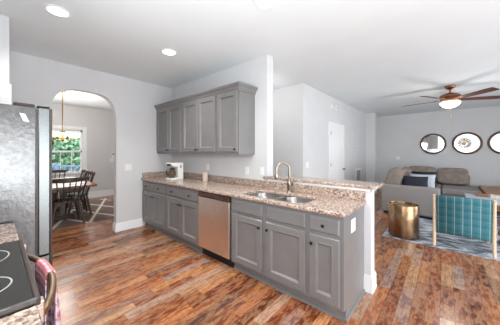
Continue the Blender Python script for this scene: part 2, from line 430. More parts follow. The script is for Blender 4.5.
# dining window: casing, sashes, panes
wr = struct(MB().box(X0-.10, X0-.06, wy0, wy1, wz0, wz0+.03).build('window_1', 'trim'))
def wpart(nm, m, *bx, bevel=0):
    b = MB()
    for q in bx: b.box(*q)
    return b.build(nm, m, wr, bevel=bevel)
cx0, cx1 = X0, X0+.02
wpart('casing', 'trim', (cx0, cx1, wy0-.1, wy0, wz0-.05, wz1+.1), (cx0, cx1, wy1, wy1+.1, wz0-.05, wz1+.1), (cx0, cx1, wy0, wy1, wz1, wz1+.1), bevel=.004)
wpart('window_sill', 'trim', (X0-.06, X0+.06, wy0-.13, wy1+.13, wz0-.03, wz0), (X0, X0+.02, wy0-.1, wy1+.1, wz0-.12, wz0-.03), bevel=.004)
zm = 1.42
for nm, z0, z1, xo in (('upper_sash', zm-.02, wz1, -.10), ('lower_sash', wz0, zm+.02, -.06)):
    x0, x1 = X0+xo, X0+xo+.035
    q = [(x0, x1, wy0, wy0+.045, z0, z1), (x0, x1, wy1-.045, wy1, z0, z1), (x0, x1, wy0, wy1, z0, z0+.045), (x0, x1, wy0, wy1, z1-.045, z1)]
    if nm == 'lower_sash':
        for f in (1/3, 2/3):
            yy = wy0+(wy1-wy0)*f; q.append((x0+.01, x1-.01, yy-.009, yy+.009, z0, z1))
    f = wpart(nm, 'trim', *q)
    MB().box(x0+.015, x0+.019, wy0+.04, wy1-.04, z0+.04, z1-.04).build('pane', 'winglass', f)

# ------------------------------------------------------------ outdoors beyond the dining window
struct(MB().box(-40, X0-.14, -20, 20, -1.1, -1.0).build('floor_lawn', 'grass'))
struct(MB().box(-6.3, X0-.14, -5, 3, -0.2, -0.1).build('floor_deck', 'deck'))
rl = thing('deck_railing', 'blue grey slatted deck railing outside the dining window', 'railing', (-6.2, -1, -0.1))
b = MB(); b.box(-6.25, -6.15, -4.5, 2.5, .84, .90); b.box(-6.22, -6.18, -4.5, 2.5, 0.02, .08); b.build('rail', 'rail', rl)
b = MB()
for i in range(46):
    y = -4.4+i*.15; b.box(-6.22, -6.18, y, y+.07, .0, .86)
o = b.build('slats', 'rail', rl)
for i in range(3):
    y = -4.5+i*3.45; MB().box(-6.26, -6.14, y, y+.1, -.0, 1.0).build('post', 'rail', rl)
def tree(x, y, h, r, lab, lm):
    t = thing('tree', lab, 'tree', (x, y, -1.0), 'trees outside the dining window')
    MB().tube([(x, y, -1), (x+.1, y+.05, h*.4-1), (x, y-.1, h*.8-1)], [.16, .12, .05]).build('trunk', 'bark', t, smooth=40)
    b = MB()
    for i in range(5200):
        a, q, w = random.uniform(0, 2*PI), random.uniform(-1, 1), random.uniform(.35, 1)**.5
        p = Vector((x+r*w*math.cos(a)*math.sqrt(1-q*q), y+r*w*math.sin(a)*math.sqrt(1-q*q), h*.52-1+q*h*.46*w))
        u = Vector([random.gauss(0, 1) for _ in range(3)]).normalized()*.11; v = u.cross(Vector([random.gauss(0, 1) for _ in range(3)])).normalized()*.06
        vv = [b.b.verts.new(p+k) for k in (u, v, -u, -v)]; b.b.faces.new(vv)
    f = b.build('foliage', lm, t); f['kind'] = 'stuff'
tree(-10.0, 1.6, 5.6, 1.15, 'leafy green tree seen at the right side of the dining window', 'leaf')
tree(-8.6, -.75, 3.9, 1.1, 'lower green tree seen in the middle of the dining window', 'leaf2')
tree(-13.5, .3, 8.0, 2.1, 'tall green tree farthest behind the deck railing', 'leaf2')
tree(-12, -3.2, 5.5, 1.3, 'leafy green tree seen at the left side of the dining window', 'leaf')

# ------------------------------------------------------------ kitchen cabinets
fy = lambda yf: (lambda a, dp, z: (a, yf-dp, z))
def knob(bm_parent, x, y, z, wide=False):
    b = MB(); b.tube([(x, y, z), (x, y-.018, z)], .006, 8)
    if wide: b.tube([(x-.028, y-.024, z), (x-.014, y-.026, z), (x+.014, y-.026, z), (x+.028, y-.024, z)], [.005, .009, .009, .005], 8)
    else: b.blob((x, y-.024, z), (.015, .009, .015), 1, 1, 8)
    return b.build('knob', 'knob', bm_parent, smooth=40)
def shaker(name, x0, x1, z0, z1, y, parent, rail=.055):
    b = MB()
    loft(b, x0, x1, z0, z1, [(0, 0), (0, .013), (.006, .021), (rail, .021), (rail+.005, .023), (rail+.010, .020), (rail+.024, .003)], fy(y))
    return b.build(name, 'cab', parent)
def drawerf(x0, x1, z0, z1, y, parent):
    b = MB(); loft(b, x0, x1, z0, z1, [(0, 0), (0, .008), (.012, .020)], fy(y)); return b.build('drawer', 'cab', parent)
BY = -.61; ZB, ZD0, ZD1, ZR0, ZR1, ZTOP = .10, .128, .682, .712, .845, .876
def basecab(x0, x1, label, doors, drawers, knobs, end=False):
    t = thing('base_cabinet', label, 'cabinet', ((x0+x1)/2, -.3, 0), 'grey base cabinets along the kitchen wall')
    b = MB()
    if 'sink' in label:
        b.box(x0, x0+.02, BY, -.002, ZB, ZTOP); b.box(x1-.02, x1, BY, -.002, ZB, ZTOP); b.box(x0+.02, x1-.02, BY, BY+.02, ZB, ZTOP); b.box(x0+.02, x1-.02, -.02, -.002, ZB, ZTOP); b.box(x0+.02, x1-.02, BY+.02, -.02, ZB, ZB+.02)
    else: b.box(x0, x1, BY, -.002, ZB, ZTOP)
    b.build('cabinet_body', 'cab', t)
    b = MB(); b.box(x0, x1-(0.0 if not end else .0), BY+.055, -.05, 0.0, ZB); b.build('toe_kick', 'cab', t)
    b = MB(); b.rings([[(q, BY+.055-o, z) for o, z in ((.0, 0), (.016, 0), (.012, .02), (.0, .024))] for q in (x0, x1)]); b.build('front_shoe', 'cab', t, smooth=30)
    n = len(doors)
    for i, (a, c) in enumerate(doors):
        d = shaker('door', a, c, ZD0, ZD1, BY, t)
        kx = {'L': a+.028, 'R': c-.028}[knobs[i]]
        knob(d, kx, BY-.02, ZD1-.075, n > 1 and not end and x1 < 2)
    for a, c, ks in drawers:
        d = drawerf(a, c, ZR0, ZR1, BY, t)
        for q in ks: knob(d, a+(c-a)*q, BY-.02, (ZR0+ZR1)/2)
    return t
basecab(0.003, .895, 'grey two-door base cabinet against the left wall below the coffee maker', [(.03, .450), (.458, .872)], [(.03, .872, (.22, .78))], 'RL')
basecab(.895, 1.80, 'grey two-door base cabinet directly left of the dishwasher', [(.917, 1.345), (1.353, 1.782)], [(.917, 1.782, (.22, .78))], 'RL')
basecab(2.425, 3.42, 'widest grey base cabinet under the sink with two false drawer fronts', [(2.456, 2.898), (2.951, 3.397)], [(2.456, 2.898, ()), (2.951, 3.397, ())], 'RL')
t = basecab(3.42, 3.722, 'narrow grey base cabinet with single drawer at the open end of the run', [(3.436, 3.700)], [(3.436, 3.700, (.5,))], 'L', True)
b = MB(); b.box(3.722, 3.728, BY+.004, -.004, .10, ZTOP-.004); b.box(3.722, 3.728, BY+.058, -.004, 0.005, .10)
b.build('end_panel', 'cab', t)
b = MB(); b.rings([[(3.729+o, -.004, z) for o, z in ((0, 0), (.015, 0), (.012, .02), (0, .024))], [(3.729+o, BY+.04, z) for o, z in ((0, 0), (.015, 0), (.012, .02), (0, .024))]])
b.build('shoe_molding', 'cab', t, smooth=30)
# dishwasher
t = thing('dishwasher', 'stainless steel dishwasher with dark control strip between grey base cabinets', 'dishwasher', (2.11, -.3, 0))
MB().box(1.803, 2.422, -.60, -.05, .10, .872).build('tub', 'darkplastic', t)
b = MB(); b.box(1.81, 2.415, -.642, -.60, .125, .80); b.build('door', 'steel', t, bevel=.006)
b = MB(); b.prism([(-.60, .803), (-.640, .803), (-.648, .82), (-.640, .868), (-.60, .868)], 1.81, 2.415, 'x'); p = b.build('control_panel', 'panel', t, bevel=.003)
MB().box(1.95, 2.12, -.6485, -.64, .815, .832).build('latch_recess', 'black', p); MB().box(2.24, 2.36, -.6485, -.64, .835, .85).build('button_strip', 'black', p)
MB().box(1.81, 2.415, -.57, -.05, 0.0, .12).build('toe_kick', 'black', t)

# uppers
def upper(x0, x1, label, doors, knobs):
    t = thing('wall_cabinet', label, 'cabinet', ((x0+x1)/2, -.16, 1.37), 'grey wall cabinets above the counter')
    MB().box(x0, x1, -.33, -.002, 1.37, 2.25).build('cabinet_body', 'cab', t)
    for (a, c), k in zip(doors, knobs):
        d = shaker('door', a, c, 1.405, 2.235, -.33, t)
        kx = {'L': a+.028, 'R': c-.028}[k]
        knob(d, kx, -.35, 1.44, False)
    return t
upper(0.003, .925, 'grey double-door wall cabinet nearest the left wall, over the coffee maker', [(.022, .462), (.470, .905)], 'RL')
upper(.925, 1.833, 'middle grey double-door wall cabinet of the row above the counter', [(.945, 1.374), (1.382, 1.815)], 'RL')
t = upper(1.833, 2.28, 'single-door grey wall cabinet at the right end of the row', [(1.855, 2.262)], 'R')
prof = [(0.0, 2.225), (.012, 2.225), (.012, 2.245), (.022, 2.252), (.030, 2.275), (.052, 2.295), (.058, 2.300), (.058, 2.322), (.0, 2.322)]
b = MB(); b.rings([[(0.001, -.332-o, z) for o, z in prof], [(2.282+o, -.332-o, z) for o, z in prof], [(2.282+o, -.002, z) for o, z in prof]])
tag(b.build('crown_molding', 'cab', None, smooth=20), 'grey crown molding running along the top of the wall cabinets', 'molding')

# countertop with sink cut-out, backsplash
hole = rrect(2.535, 3.335, -.572, -.170, .11, 8)
outer = [(0.002, -.645), (3.70, -.645)] + [(3.70+.05*math.sin(a), -.595-.05*math.cos(a)) for a in [PI/2*k/6 for k in range(1, 7)]] + [(3.75, -.002), (0.002, -.002)]
ct = thing('countertop', 'long speckled pink beige granite countertop with undermount sink cut-out', 'countertop', (1.87, -.3, .876))
slab('worktop', [outer, hole], .877, .914, 'granite', ct, .008)
MB().box(0.002, 3.742, -.027, -.002, .9145, 1.008).build('backsplash', 'granite', ct, bevel=.003)
MB().box(0.002, .024, -.625, -.028, .9145, 1.008).build('side_splash', 'granite', ct, bevel=.003)
# sink
sk = thing('kitchen_sink', 'double bowl stainless steel undermount sink in the granite counter', 'sink', (2.94, -.36, .70))
b = MB()
def bowl(x0, x1, y0, y1, dz):
    R = []
    for ins, z, r in ((-.012, .8765, .11), (0, .8765, .10), (.004, .86, .10), (.010, .72, .09), (.03, .70, .07), (.07, .695, .04)):
        R.append([(a, c, z) for a, c in rrect(x0+ins, x1-ins, y0+ins, y1-ins, r, 6)])
    R.append([(a, c, .693) for a, c in rrect((x0+x1)/2-.04, (x0+x1)/2+.04, (y0+y1)/2-.04, (y0+y1)/2+.04, .039, 6)])
    m = MB(); m.rings(R, caps=False); m.b.faces.new([m.b.verts[i] for i in range(0)]) if False else None
    return m
for x0, x1 in ((2.530, 2.920), (2.950, 3.340)):
    m = bowl(x0, x1, -.578, -.164, 0); bw = m.build('bowl', 'sink', sk, smooth=50)
    dm = MB(); dm.lathe([(.045, 0), (.045, .003), (.03, .004), (.028, -.004)], ((x0+x1)/2, -.365, .694)); dm.build('drain', 'steel', bw, smooth=40)
MB().box(2.92, 2.96, -.50, -.23, .84, .893).build('divider', 'sink', sk, bevel=.008)
# faucet
fx, fyy = 2.912, -.095
fa = thing('faucet', 'brushed nickel gooseneck faucet with side lever behind the sink', 'faucet', (fx, fyy, .914))
MB().lathe([(.033, 0), (.033, .006), (.026, .012), (.023, .02)], (fx, fyy, .9145)).build('base_plate', 'nickel', fa, smooth=50)
MB().lathe([(.024, .015), (.027, .05), (.032, .09), (.029, .13), (.020, .155), (.013, .17)], (fx, fyy, .914)).build('faucet_body', 'nickel', fa, smooth=60)
dx, dy = -.55, -.83
P = [(fx, fyy, 1.07), (fx, fyy, 1.19)]
for k in range(13):
    a = PI*k/12; q = .085*(1-math.cos(a)); P.append((fx+dx*q, fyy+dy*q, 1.19+.085*math.sin(a)))
P.append((P[-1][0], P[-1][1], 1.165))
MB().tube(P, .0135, 12).build('spout', 'nickel', fa, smooth=60)
sx, sy = P[-1][0], P[-1][1]
MB().lathe([(.013, .10), (.020, .08), (.025, .03), (.026, .01), (.02, 0)], (sx, sy, 1.075)).build('spray_head', 'nickel', fa, smooth=60)
b = MB(); b.tube([(fx+.02, fyy, 1.0), (fx+.05, fyy-.01, 1.005), (fx+.058, fyy-.02, 1.04), (fx+.03, fyy-.04, 1.10)], [.014, .012, .009, .007]); b.build('lever', 'nickel', fa, smooth=60)

# bar ledge
lg = thing('bar_ledge', 'raised granite bar ledge on the white half wall', 'bar ledge', (3.2, .1, 1.035))
slab('ledge_slab', [rrect(2.44, 3.90, -.055, -.0005, .02, 3)[:]] if False else [[(2.465, -.045), (3.80, -.045)] + [(3.80+.05*math.sin(a), .005-.05*math.cos(a)) for a in [PI/2*k/6 for k in range(1, 7)]] + [(3.85, .30), (2.52, .30), (2.52, -.003), (2.465, -.003)]], 1.0375, 1.070, 'granite', lg, .008)
b = MB(); b.prism([(.142, .86), (.17, .87), (.20, .93), (.27, .97), (.29, 1.0), (.29, 1.036), (.142, 1.036)], 3.70, 3.76, 'x'); b.build('corbel', 'trim', lg)
b = MB(); b.box(2.52, 3.80, -.02, -.0005, 1.010, 1.036); b.box(3.7905, 3.81, -.02, .141, 1.010, 1.036); b.build('ledge_trim', 'trim', lg)

# wall plates
def plate(name, label, c, nrm, gangs=1, kind='outlet', grp=None, w=.072, h=.116):
    t = thing(name, label, 'outlet' if kind == 'outlet' else 'switch', c, grp)
    w = w + .046*(gangs-1)
    ax = {'-y': (Vector((1, 0, 0)), Vector((0, -1, 0))), '+x': (Vector((0, 1, 0)), Vector((1, 0, 0)))}[nrm]
    u, nn = ax; c = Vector(c)
    def bx(a0, a1, z0, z1, d0, d1):
        p = c+u*a0+nn*d0; q = c+u*a1+nn*d1
        return (min(p.x, q.x), max(p.x, q.x), min(p.y, q.y), max(p.y, q.y), c.z+z0, c.z+z1)
    MB().box(*bx(-w/2, w/2, -h/2, h/2, .0005, .006)).build('cover_plate', 'white', t, bevel=.002)
    for g in range(gangs):
        o = (g-(gangs-1)/2)*.046
        if kind == 'outlet':
            for z in (-.022, .022): MB().box(*bx(o-.016, o+.016, z-.014, z+.014, .006, .008)).build('socket', 'trim', t, bevel=.002)
        else: MB().box(*bx(o-.012, o+.012, -.03, .03, .006, .009)).build('rocker', 'trim', t, bevel=.002)
    return t
plate('wall_outlet', 'white wall outlet behind the small cream canister', (1.206, 0, 1.135), '-y')
plate('wall_outlet', 'white wall outlet left of the other one beside the wall end', (2.128, 0, 1.125), '-y')
plate('light_switch', 'white switch plate nearest the end of the kitchen wall', (2.411, 0, 1.137), '-y', kind='switch')
plate('light_switch', 'white double switch plate on the wall between arch and cabinets', (0, -.87, 1.125), '+x', 2, 'switch')
plate('light_switch', 'white double switch plate left of the white hall door', (2.26, 1.66, 1.143), '+x', 2, 'switch')
plate('light_switch', 'white switch plate on the far wall above the sofa corner', (3.056, Y1, 1.186), '-y', 2, 'switch')
plate('wall_outlet', 'white outlet on the grey end panel of the base cabinets', (3.728, -.366, .751), '+x', w=.115)
plate('light_switch', 'white switch plate on the dining wall seen through the arch', (X0, .03, 1.14), '+x', 2, 'switch')
t = thing('thermostat', 'small white thermostat with dark screen on the dining wall', 'thermostat', (X0, .06, 1.3))
MB().box(X0+.0005, X0+.03, .03, .10, 1.2, 1.39).build('housing', 'white', t, bevel=.008); MB().box(X0+.03, X0+.033, .045, .085, 1.31, 1.36).build('screen', 'black', t)
t = thing('thermostat', 'small white thermostat on the hall wall right of the white door', 'thermostat', (2.26, 5.03, 1.53))
MB().box(2.2605, 2.285, 4.95, 5.11, 1.47, 1.59).build('housing', 'white', t, bevel=.006); MB().box(2.285, 2.287, 5.0, 5.06, 1.50, 1.56).build('screen', 'grille', t)
t = thing('smoke_detector', 'round white smoke detector high on the wall above the hall door', 'smoke detector', (2.26, 3.22, 2.52))
b = MB(); b.rings([[(2.2605+h, 3.22+r*math.cos(2*PI*i/24), 2.52+r*math.sin(2*PI*i/24)) for i in range(24)] for h, r in ((0, .07), (.02, .07), (.035, .05))]); b.build('housing', 'white', t, smooth=40)
b = MB(); b.rings([[(2.296+h, 3.22+r*math.cos(2*PI*i/16), 2.52+r*math.sin(2*PI*i/16)) for i in range(16)] for h, r in ((0, .025), (.004, .022))]); b.build('sensor_grille', 'grille', t, smooth=40)
t = thing('door_chime', 'small white chime box left of the round smoke detector', 'chime', (2.26, 2.9, 2.5))
MB().box(2.2605, 2.29, 2.83, 2.95, 2.44, 2.55).build('housing', 'white', t, bevel=.006); MB().box(2.29, 2.292, 2.85, 2.93, 2.47, 2.52).build('speaker_slot', 'trim', t)
t = thing('air_return_grille', 'white framed air return grille low on the hall wall', 'vent', (2.26, 5.14, .6))
b = MB(); b.box(2.2605, 2.275, 4.85, 4.92, .3, .90); b.box(2.2605, 2.275, 5.38, 5.45, .3, .90); b.box(2.2605, 2.275, 4.92, 5.38, .83, .90); b.box(2.2605, 2.275, 4.92, 5.38, .3, .37); b.build('frame', 'trim', t)
b = MB()
for i in range(15): b.box(2.262, 2.270, 4.92, 5.38, .38+i*.03, .395+i*.03)
b.build('louvre', 'grille', t)

# coffee maker
cx, cy, cz = .69, -.20, .9145
t = thing('coffee_maker', 'white drip coffee maker with glass carafe on the counter under the wall cabinets', 'coffee maker', (cx, cy, cz))
MB().prism([(cy-.27, 0+cz), (cy-.02, cz), (cy-.02, cz+.30), (cy-.25, cz+.30), (cy-.26, cz+.27), (cy-.22, cz+.235), (cy-.13, cz+.225), (cy-.115, cz+.035), (cy-.27, cz+.03)], cx-.09, cx+.09, 'x').build('housing', 'white', t, bevel=.008)
b = MB(); b.lathe([(.05, .04), (.062, .07), (.064, .11), (.052, .16), (.044, .185), (.040, .185), (.048, .158), (.060, .11), (.057, .07), (.046, .045)], (cx, cy-.19, cz), 20)
cr = b.build('carafe', 'coffeeglass', t, smooth=50)
MB().lathe([(.046, .186), (.046, .2), (.02, .206)], (cx, cy-.19, cz), 16).build('carafe_lid', 'black', cr, smooth=40)
MB().tube([(cx-.02, cy-.245, cz+.18), (cx-.02, cy-.285, cz+.17), (cx-.02, cy-.285, cz+.10), (cx-.02, cy-.25, cz+.08)], .007, 8).build('carafe_handle', 'black', cr, smooth=40)
MB().lathe([(.056, .031), (.056, .037)], (cx, cy-.19, cz), 20).build('hot_plate', 'darkplastic', t)
b = MB(); b.box(cx+.0905, cx+.092, cy-.085, cy-.065, cz+.20, cz+.25); b.build('water_gauge', 'darkplastic', t)
MB().box(cx-.05, cx+.05, cy-.262, cy-.255, cz+.245, cz+.28).build('control_face', 'black', t)
# canister
t = thing('canister', 'small cream lidded canister on the counter by the backsplash', 'canister', (1.29, -.12, .9145))
MB().lathe([(.044, 0), (.048, .008), (.048, .13), (.045, .135)], (1.29, -.12, .9145), 24).build('jar', 'cream', t, smooth=40)
MB().lathe([(.049, .136), (.049, .15), (.03, .158), (.012, .16)], (1.29, -.12, .9145), 24).build('lid', 'cream', t, smooth=40)

# ------------------------------------------------------------ refrigerator
t = thing('refrigerator', 'tall silver refrigerator at the left edge, seen from its side', 'refrigerator', (1.59, -2.6, 0))
MB().box(1.13, 2.05, -2.99, -2.268, 0.03, 1.738).build('cabinet_body', 'fridge_side', t, bevel=.006)
MB().box(1.14, 2.04, -2.268, -2.256, 0.06, 1.725).build('gasket', 'darkplastic', t)
for a, c in ((1.13, 1.587), (1.593, 2.05)):
    d = MB().box(a, c, -2.256, -2.19, 0.62, 1.738).build('door', 'fridge_door', t, bevel=.006)
    hx_ = c-.05 if a < 1.2 else a+.05
    MB().tube([(hx_, -2.19, .75), (hx_, -2.14, .80), (hx_, -2.14, 1.45), (hx_, -2.19, 1.50)], .012).build('door_handle', 'steel', d, smooth=50)
    MB().box(a+.004, c-.0, -2.190, -2.176, 0.62, 1.738).build('door_front', 'darkplastic', d, bevel=.004)
d = MB().box(1.13, 2.05, -2.256, -2.19, .08, .61).build('freezer_drawer', 'fridge_door', t, bevel=.006)
MB().box(1.134, 2.05, -2.190, -2.176, .08, .61).build('drawer_front', 'darkplastic', d, bevel=.004)
MB().box(1.16, 2.02, -2.25, -2.22, 0.0, .075).build('base_grille', 'black', t)
MB().box(1.97, 2.04, -2.385, -2.27, 1.739, 1.762).build('hinge_cover', 'darkplastic', t, bevel=.01)
MB().box(1.98, 2.045, -2.262, -2.19, 1.739, 1.752).build('hinge', 'knob', t, bevel=.003)
nt = thing('paper_label', 'small white printed label stuck on the side of the refrigerator', 'label', (2.051, -2.32, 1.67))
MB().prism([(-2.355, 1.685), (-2.325, 1.68), (-2.305, 1.625), (-2.335, 1.63)], 2.0505, 2.052, 'x').build('paper', 'paper', nt)
b = MB()
for z in (1.669, 1.655, 1.642): b.prism([(-2.343-(z-1.66)*.4, z), (-2.322-(z-1.66)*.4, z-.003), (-2.321-(z-1.66)*.4, z-.006), (-2.342-(z-1.66)*.4, z-.003)], 2.052, 2.0525, 'x')
b.build('print', 'grille', nt)

# ------------------------------------------------------------ range side
def counter_run(x0, x1, label, wl, rad=.0):
    t = thing('base_cabinet', label, 'cabinet', ((x0+x1)/2, -2.7, 0))
    MB().box(x0+.01, x1-.003, -3.0, -2.42, .1, .874).build('cabinet_body', 'cab', t)
    MB().box(x0+.01, x1-.003, -2.99, -2.48, 0, .1).build('toe_kick', 'cabin', t)
    d = shakerp('door', x0+.03, x1-.03, ZD0, ZD1, -2.42, t)
    dd = shakerp('drawer', x0+.03, x1-.03, ZR0, ZR1, -2.42, t, .03)
    for q, z in ((d, ZD1-.07), (dd, .78)):
        MB().sph(((x0+x1)/2, -2.388, z), .013, 8).build('knob', 'knob', q, smooth=40)
    P = [(x0, -3.01), (x1, -3.01)]
    P += [(x1, -2.38)]
    P += [(x0+.05*(1-math.sin(a)), -2.43+.05*math.cos(a)) for a in [PI/2*k/6 for k in range(0, 7)]] if rad else [(x0, -2.38)]
    w = thing('countertop', wl, 'countertop', ((x0+x1)/2, -2.7, .875))
    slab('worktop', [P], .8755, .914, 'granite', w, .008)
def shakerp(name, x0, x1, z0, z1, y, parent, rail=.055):
    b = MB(); loft(b, x0, x1, z0, z1, [(0, 0), (0, .014), (.005, .020), (rail, .020), (rail+.005, .014), (rail+.017, .006)], lambda a, dp, z: (a, y+dp, z))
    return b.build(name, 'cab', parent)
counter_run(2.078, 2.600, 'grey base cabinet standing between refrigerator and range', 'short granite countertop between refrigerator and range', 1)
counter_run(3.358, 4.05, 'grey base cabinet on the near side of the range', 'granite countertop in the bottom left corner on the near side of the range')
t = thing('range', 'black glass-top electric range in the bottom left corner', 'stove', (2.98, -2.7, 0))
MB().box(2.606, 3.352, -3.0, -2.425, 0.02, .905).build('range_body', 'darkplastic', t)
tp = MB().box(2.604, 3.354, -3.0, -2.385, .906, .928).build('cooktop', 'blackglass', t, bevel=.006)
b = MB(); b.box(2.604, 3.354, -2.388, -2.372, .905, .931); b.build('front_trim', 'darkplastic', t, bevel=.004)
MB().box(3.345, 3.3565, -3.0, -2.38, .915, .9335).build('side_trim', 'fridge_side', t, bevel=.003)
for x, y, r in ((2.81, -2.55, .125), (3.14, -2.52, .092), (2.81, -2.82, .085), (3.14, -2.80, .115)):
    b = MB(); b.rings([[(x+q*math.cos(2*PI*i/48), y+q*math.sin(2*PI*i/48), z) for i in range(48)] for q, z in ((r, .9275), (r, .9290), (r-.0045, .9290), (r-.0045, .9275))], caps=False); b.build('burner_ring', 'ring', tp)
MB().box(2.61, 3.348, -2.425, -2.385, .30, .895).build('oven_door', 'blackglass', t, bevel=.006)
MB().box(2.61, 3.348, -2.425, -2.39, .05, .29).build('storage_drawer', 'darkplastic', t, bevel=.005)
hp = []
for k in range(17):
    f = k/16; hp.append((2.64+.67*f, -2.372+.070*math.sin(PI*f)**.7, .845))
h = MB(); h.tube(hp, .0135, 12); h.build('oven_handle', 'floor_tinted', t, smooth=60)
for x in (2.64, 3.31): MB().box(x-.018, x+.018, -2.392, -2.360, .825, .905).build('handle_bracket', 'steel', t, bevel=.005)
# towel over the handle
bm = bmesh.new(); uvl = bm.loops.layers.uv.new('UVMap')
NX, NZ = 26, 40
def hy(x): f = (x-2.64)/.67; return -2.372+.070*max(0, math.sin(PI*f))**.7
grid = []
for i in range(NX+1):
    row = []; x0 = 2.80+.19*i/NX
    for j in range(NZ+1):
        s_ = -.42+.86*j/NZ  # arc length; 0 on top of handle
        r = .017
        if s_ > r*1.57: y, z = r, -(s_-r*1.57); fb = 1
        elif s_ < -r*1.57: y, z = -r, (s_+r*1.57); fb = -1
        else: y, z = r*math.sin(s_/r), r*math.cos(s_/r); fb = 0
        dd = max(0, -z); fold = .010*math.sin(i*.95+.6)*min(1, dd*4)+.006*math.sin(i*2.1+dd*6)*min(1, dd*5)
        x = x0+(x0-2.90)*(-.10*min(1, dd*3))+.012*math.sin(dd*9+i*.2)*dd
        yy = hy(x)+y+(fold if fb > 0 else -abs(fold)*.2)+(dd*.03 if fb > 0 else dd*.0)
        if fb < 0: yy = min(yy, hy(x)-.017)
        if fb < 0: yy = max(yy, -2.372)
        row.append((bm.verts.new((x, yy, .845+z)), i*.24/NX, s_))
    grid.append(row)
for i in range(NX):
    for j in range(NZ):
        q = [grid[i][j], grid[i+1][j], grid[i+1][j+1], grid[i][j+1]]
        f = bm.faces.new([a[0] for a in q]); f.smooth = True
        for lo, a in zip(f.loops, q): lo[uvl].uv = (a[1], a[2])
me = bpy.data.meshes.new('dish_towel'); bm.to_mesh(me); bm.free(); me.materials.append(M['towel'])
o = bpy.data.objects.new('dish_towel', me); C.objects.link(o); sm = o.modifiers.new('s', 'SOLIDIFY'); sm.thickness = .004; sm.offset = 0
tag(o, 'pink and white plaid dish towel hanging over the oven handle', 'towel')
# wall cabinet over the range (only seen in the left mirror) and big clock behind the camera
t = thing('wall_cabinet', 'grey wall cabinet reflected in the left round mirror', 'cabinet', (3.7, -2.85, 1.6))
MB().box(3.37, 3.98, -3.018, -2.70, 1.6, 2.5).build('cabinet_body', 'cab', t)
for a in (3.39, 3.685): shakerp('door', a, a+.28, 1.63, 2.47, -2.70, t)
ck = thing('wall_clock', 'large round numeral wall clock with gold centre reflected in the middle mirror', 'clock', (5.26, -2.98, 1.96))
kx, kz = 5.26, 1.96
def ringy(m, R, r, y, par, nm):
    b = MB(); P = [(kx+R*math.cos(2*PI*i/48), y, kz+R*math.sin(2*PI*i/48)) for i in range(49)]; b.tube(P, r, 8); return b.build(nm, m, par, smooth=60)
ringy('knob', .31, .007, -2.985, ck, 'outer_ring'); ringy('knob', .19, .007, -2.985, ck, 'inner_ring')
ROM = ['XII', 'I', 'II', 'III', 'IV', 'V', 'VI', 'VII', 'VIII', 'IX', 'X', 'XI']
for h_, rn in enumerate(ROM):
    a = math.radians(h_*30); b = MB(); wds = {'I': .022, 'V': .044, 'X': .044}; tot = sum(wds[c] for c in rn); off = -tot/2
    for ch in rn:
        w = wds[ch]; segs = {'I': [((w/2, 0), (w/2, .11))], 'V': [((w*.12, .11), (w/2, 0)), ((w/2, 0), (w*.88, .11))], 'X': [((w*.12, 0), (w*.88, .11)), ((w*.12, .11), (w*.88, 0))]}[ch]
        for p, q in segs:
            R_ = []
            for (u, v) in (p, q):
                lx, lz = off+u, .20+v*.88
                # clock is read from the room: its right hand side is towards -x
                R_.append((kx-(lx*math.cos(a)+lz*math.sin(a)), -2.985, kz+(-lx*math.sin(a)+lz*math.cos(a))))
            b.tube(R_, .008, 6)
        off += w
    b.build('numeral', 'knob', ck)
b = MB(); b.rings([[(kx+r*math.cos(2*PI*i/32), y, kz+r*math.sin(2*PI*i/32)) for i in range(32)] for y, r in ((-3.015, .12), (-2.98, .12), (-2.97, .09))]); b.build('centre_disc', 'brass', ck, smooth=40)
for a, l in ((.9, .2), (-1.4, .3)):
    MB().tube([(kx, -2.962, kz), (kx+l*math.sin(a), -2.962, kz+l*math.cos(a))], .006, 6).build('hand', 'knob', ck)

# ------------------------------------------------------------ ceiling lights, fan, chandelier
def can(x, y, lab):
    t = thing('recessed_light', lab, 'ceiling light', (x, y, H), 'recessed ceiling lights')
    b = MB(); b.lathe([(.105, -.001), (.103, -.008), (.080, -.008), (.076, -.001)], (x, y, H), 32); b.build('trim_ring', 'trim', t, smooth=40)
    MB().lathe([(.078, -.0012), (.078, -.0045)], (x, y, H), 32).build('lens', 'led', t)
    l = bpy.data.lights.new('downlight', 'SPOT'); l.energy = 66; l.color = (1, .98, .94); l.spot_size = 2.4; l.spot_blend = 1; l.shadow_soft_size = .07
    o = bpy.data.objects.new('downlight', l); C.objects.link(o); o.location = (x, y, H-.03)
can(1.565, -2.073, 'round recessed ceiling light nearest the top left corner')
can(1.549, -.926, 'round recessed ceiling light in front of the wall cabinets')
can(3.14, -.88, 'round recessed ceiling light cut by the top edge, above the sink')
FX, FY = 4.42, 3.62
fn = thing('ceiling_fan', 'copper ceiling fan with five walnut blades and a lit bowl light', 'ceiling fan', (FX, FY, H))
MB().lathe([(.085, -.001), (.088, -.02), (.07, -.05), (.03, -.075), (.02, -.08)], (FX, FY, H)).build('canopy', 'copper', fn, smooth=40)
MB().lathe([(.014, -.07), (.014, -.16)], (FX, FY, H), 12).build('downrod', 'copper', fn, smooth=40)
MB().lathe([(.03, -.14), (.05, -.15), (.13, -.175), (.165, -.20), (.17, -.235), (.15, -.26), (.155, -.275), (.14, -.30), (.09, -.315), (.07, -.33)], (FX, FY, H), 36).build('motor', 'copper', fn, smooth=30)
bw = MB().lathe([(.06, -.31), (.14, -.325), (.165, -.34), (.16, -.37), (.13, -.41), (.08, -.44), (.02, -.455)], (FX, FY, H), 36).build('light_bowl', 'lamp', fn, smooth=60)
MB().lathe([(.004, -.45), (.018, -.458), (.014, -.47), (.004, -.48)], (FX, FY, H), 14).build('finial', 'copper', bw, smooth=60)
MB().tube([(FX+.02, FY-.02, H-.49), (FX+.02, FY-.02, H-.80)], .003, 6).build('pull_chain', 'brass', fn)
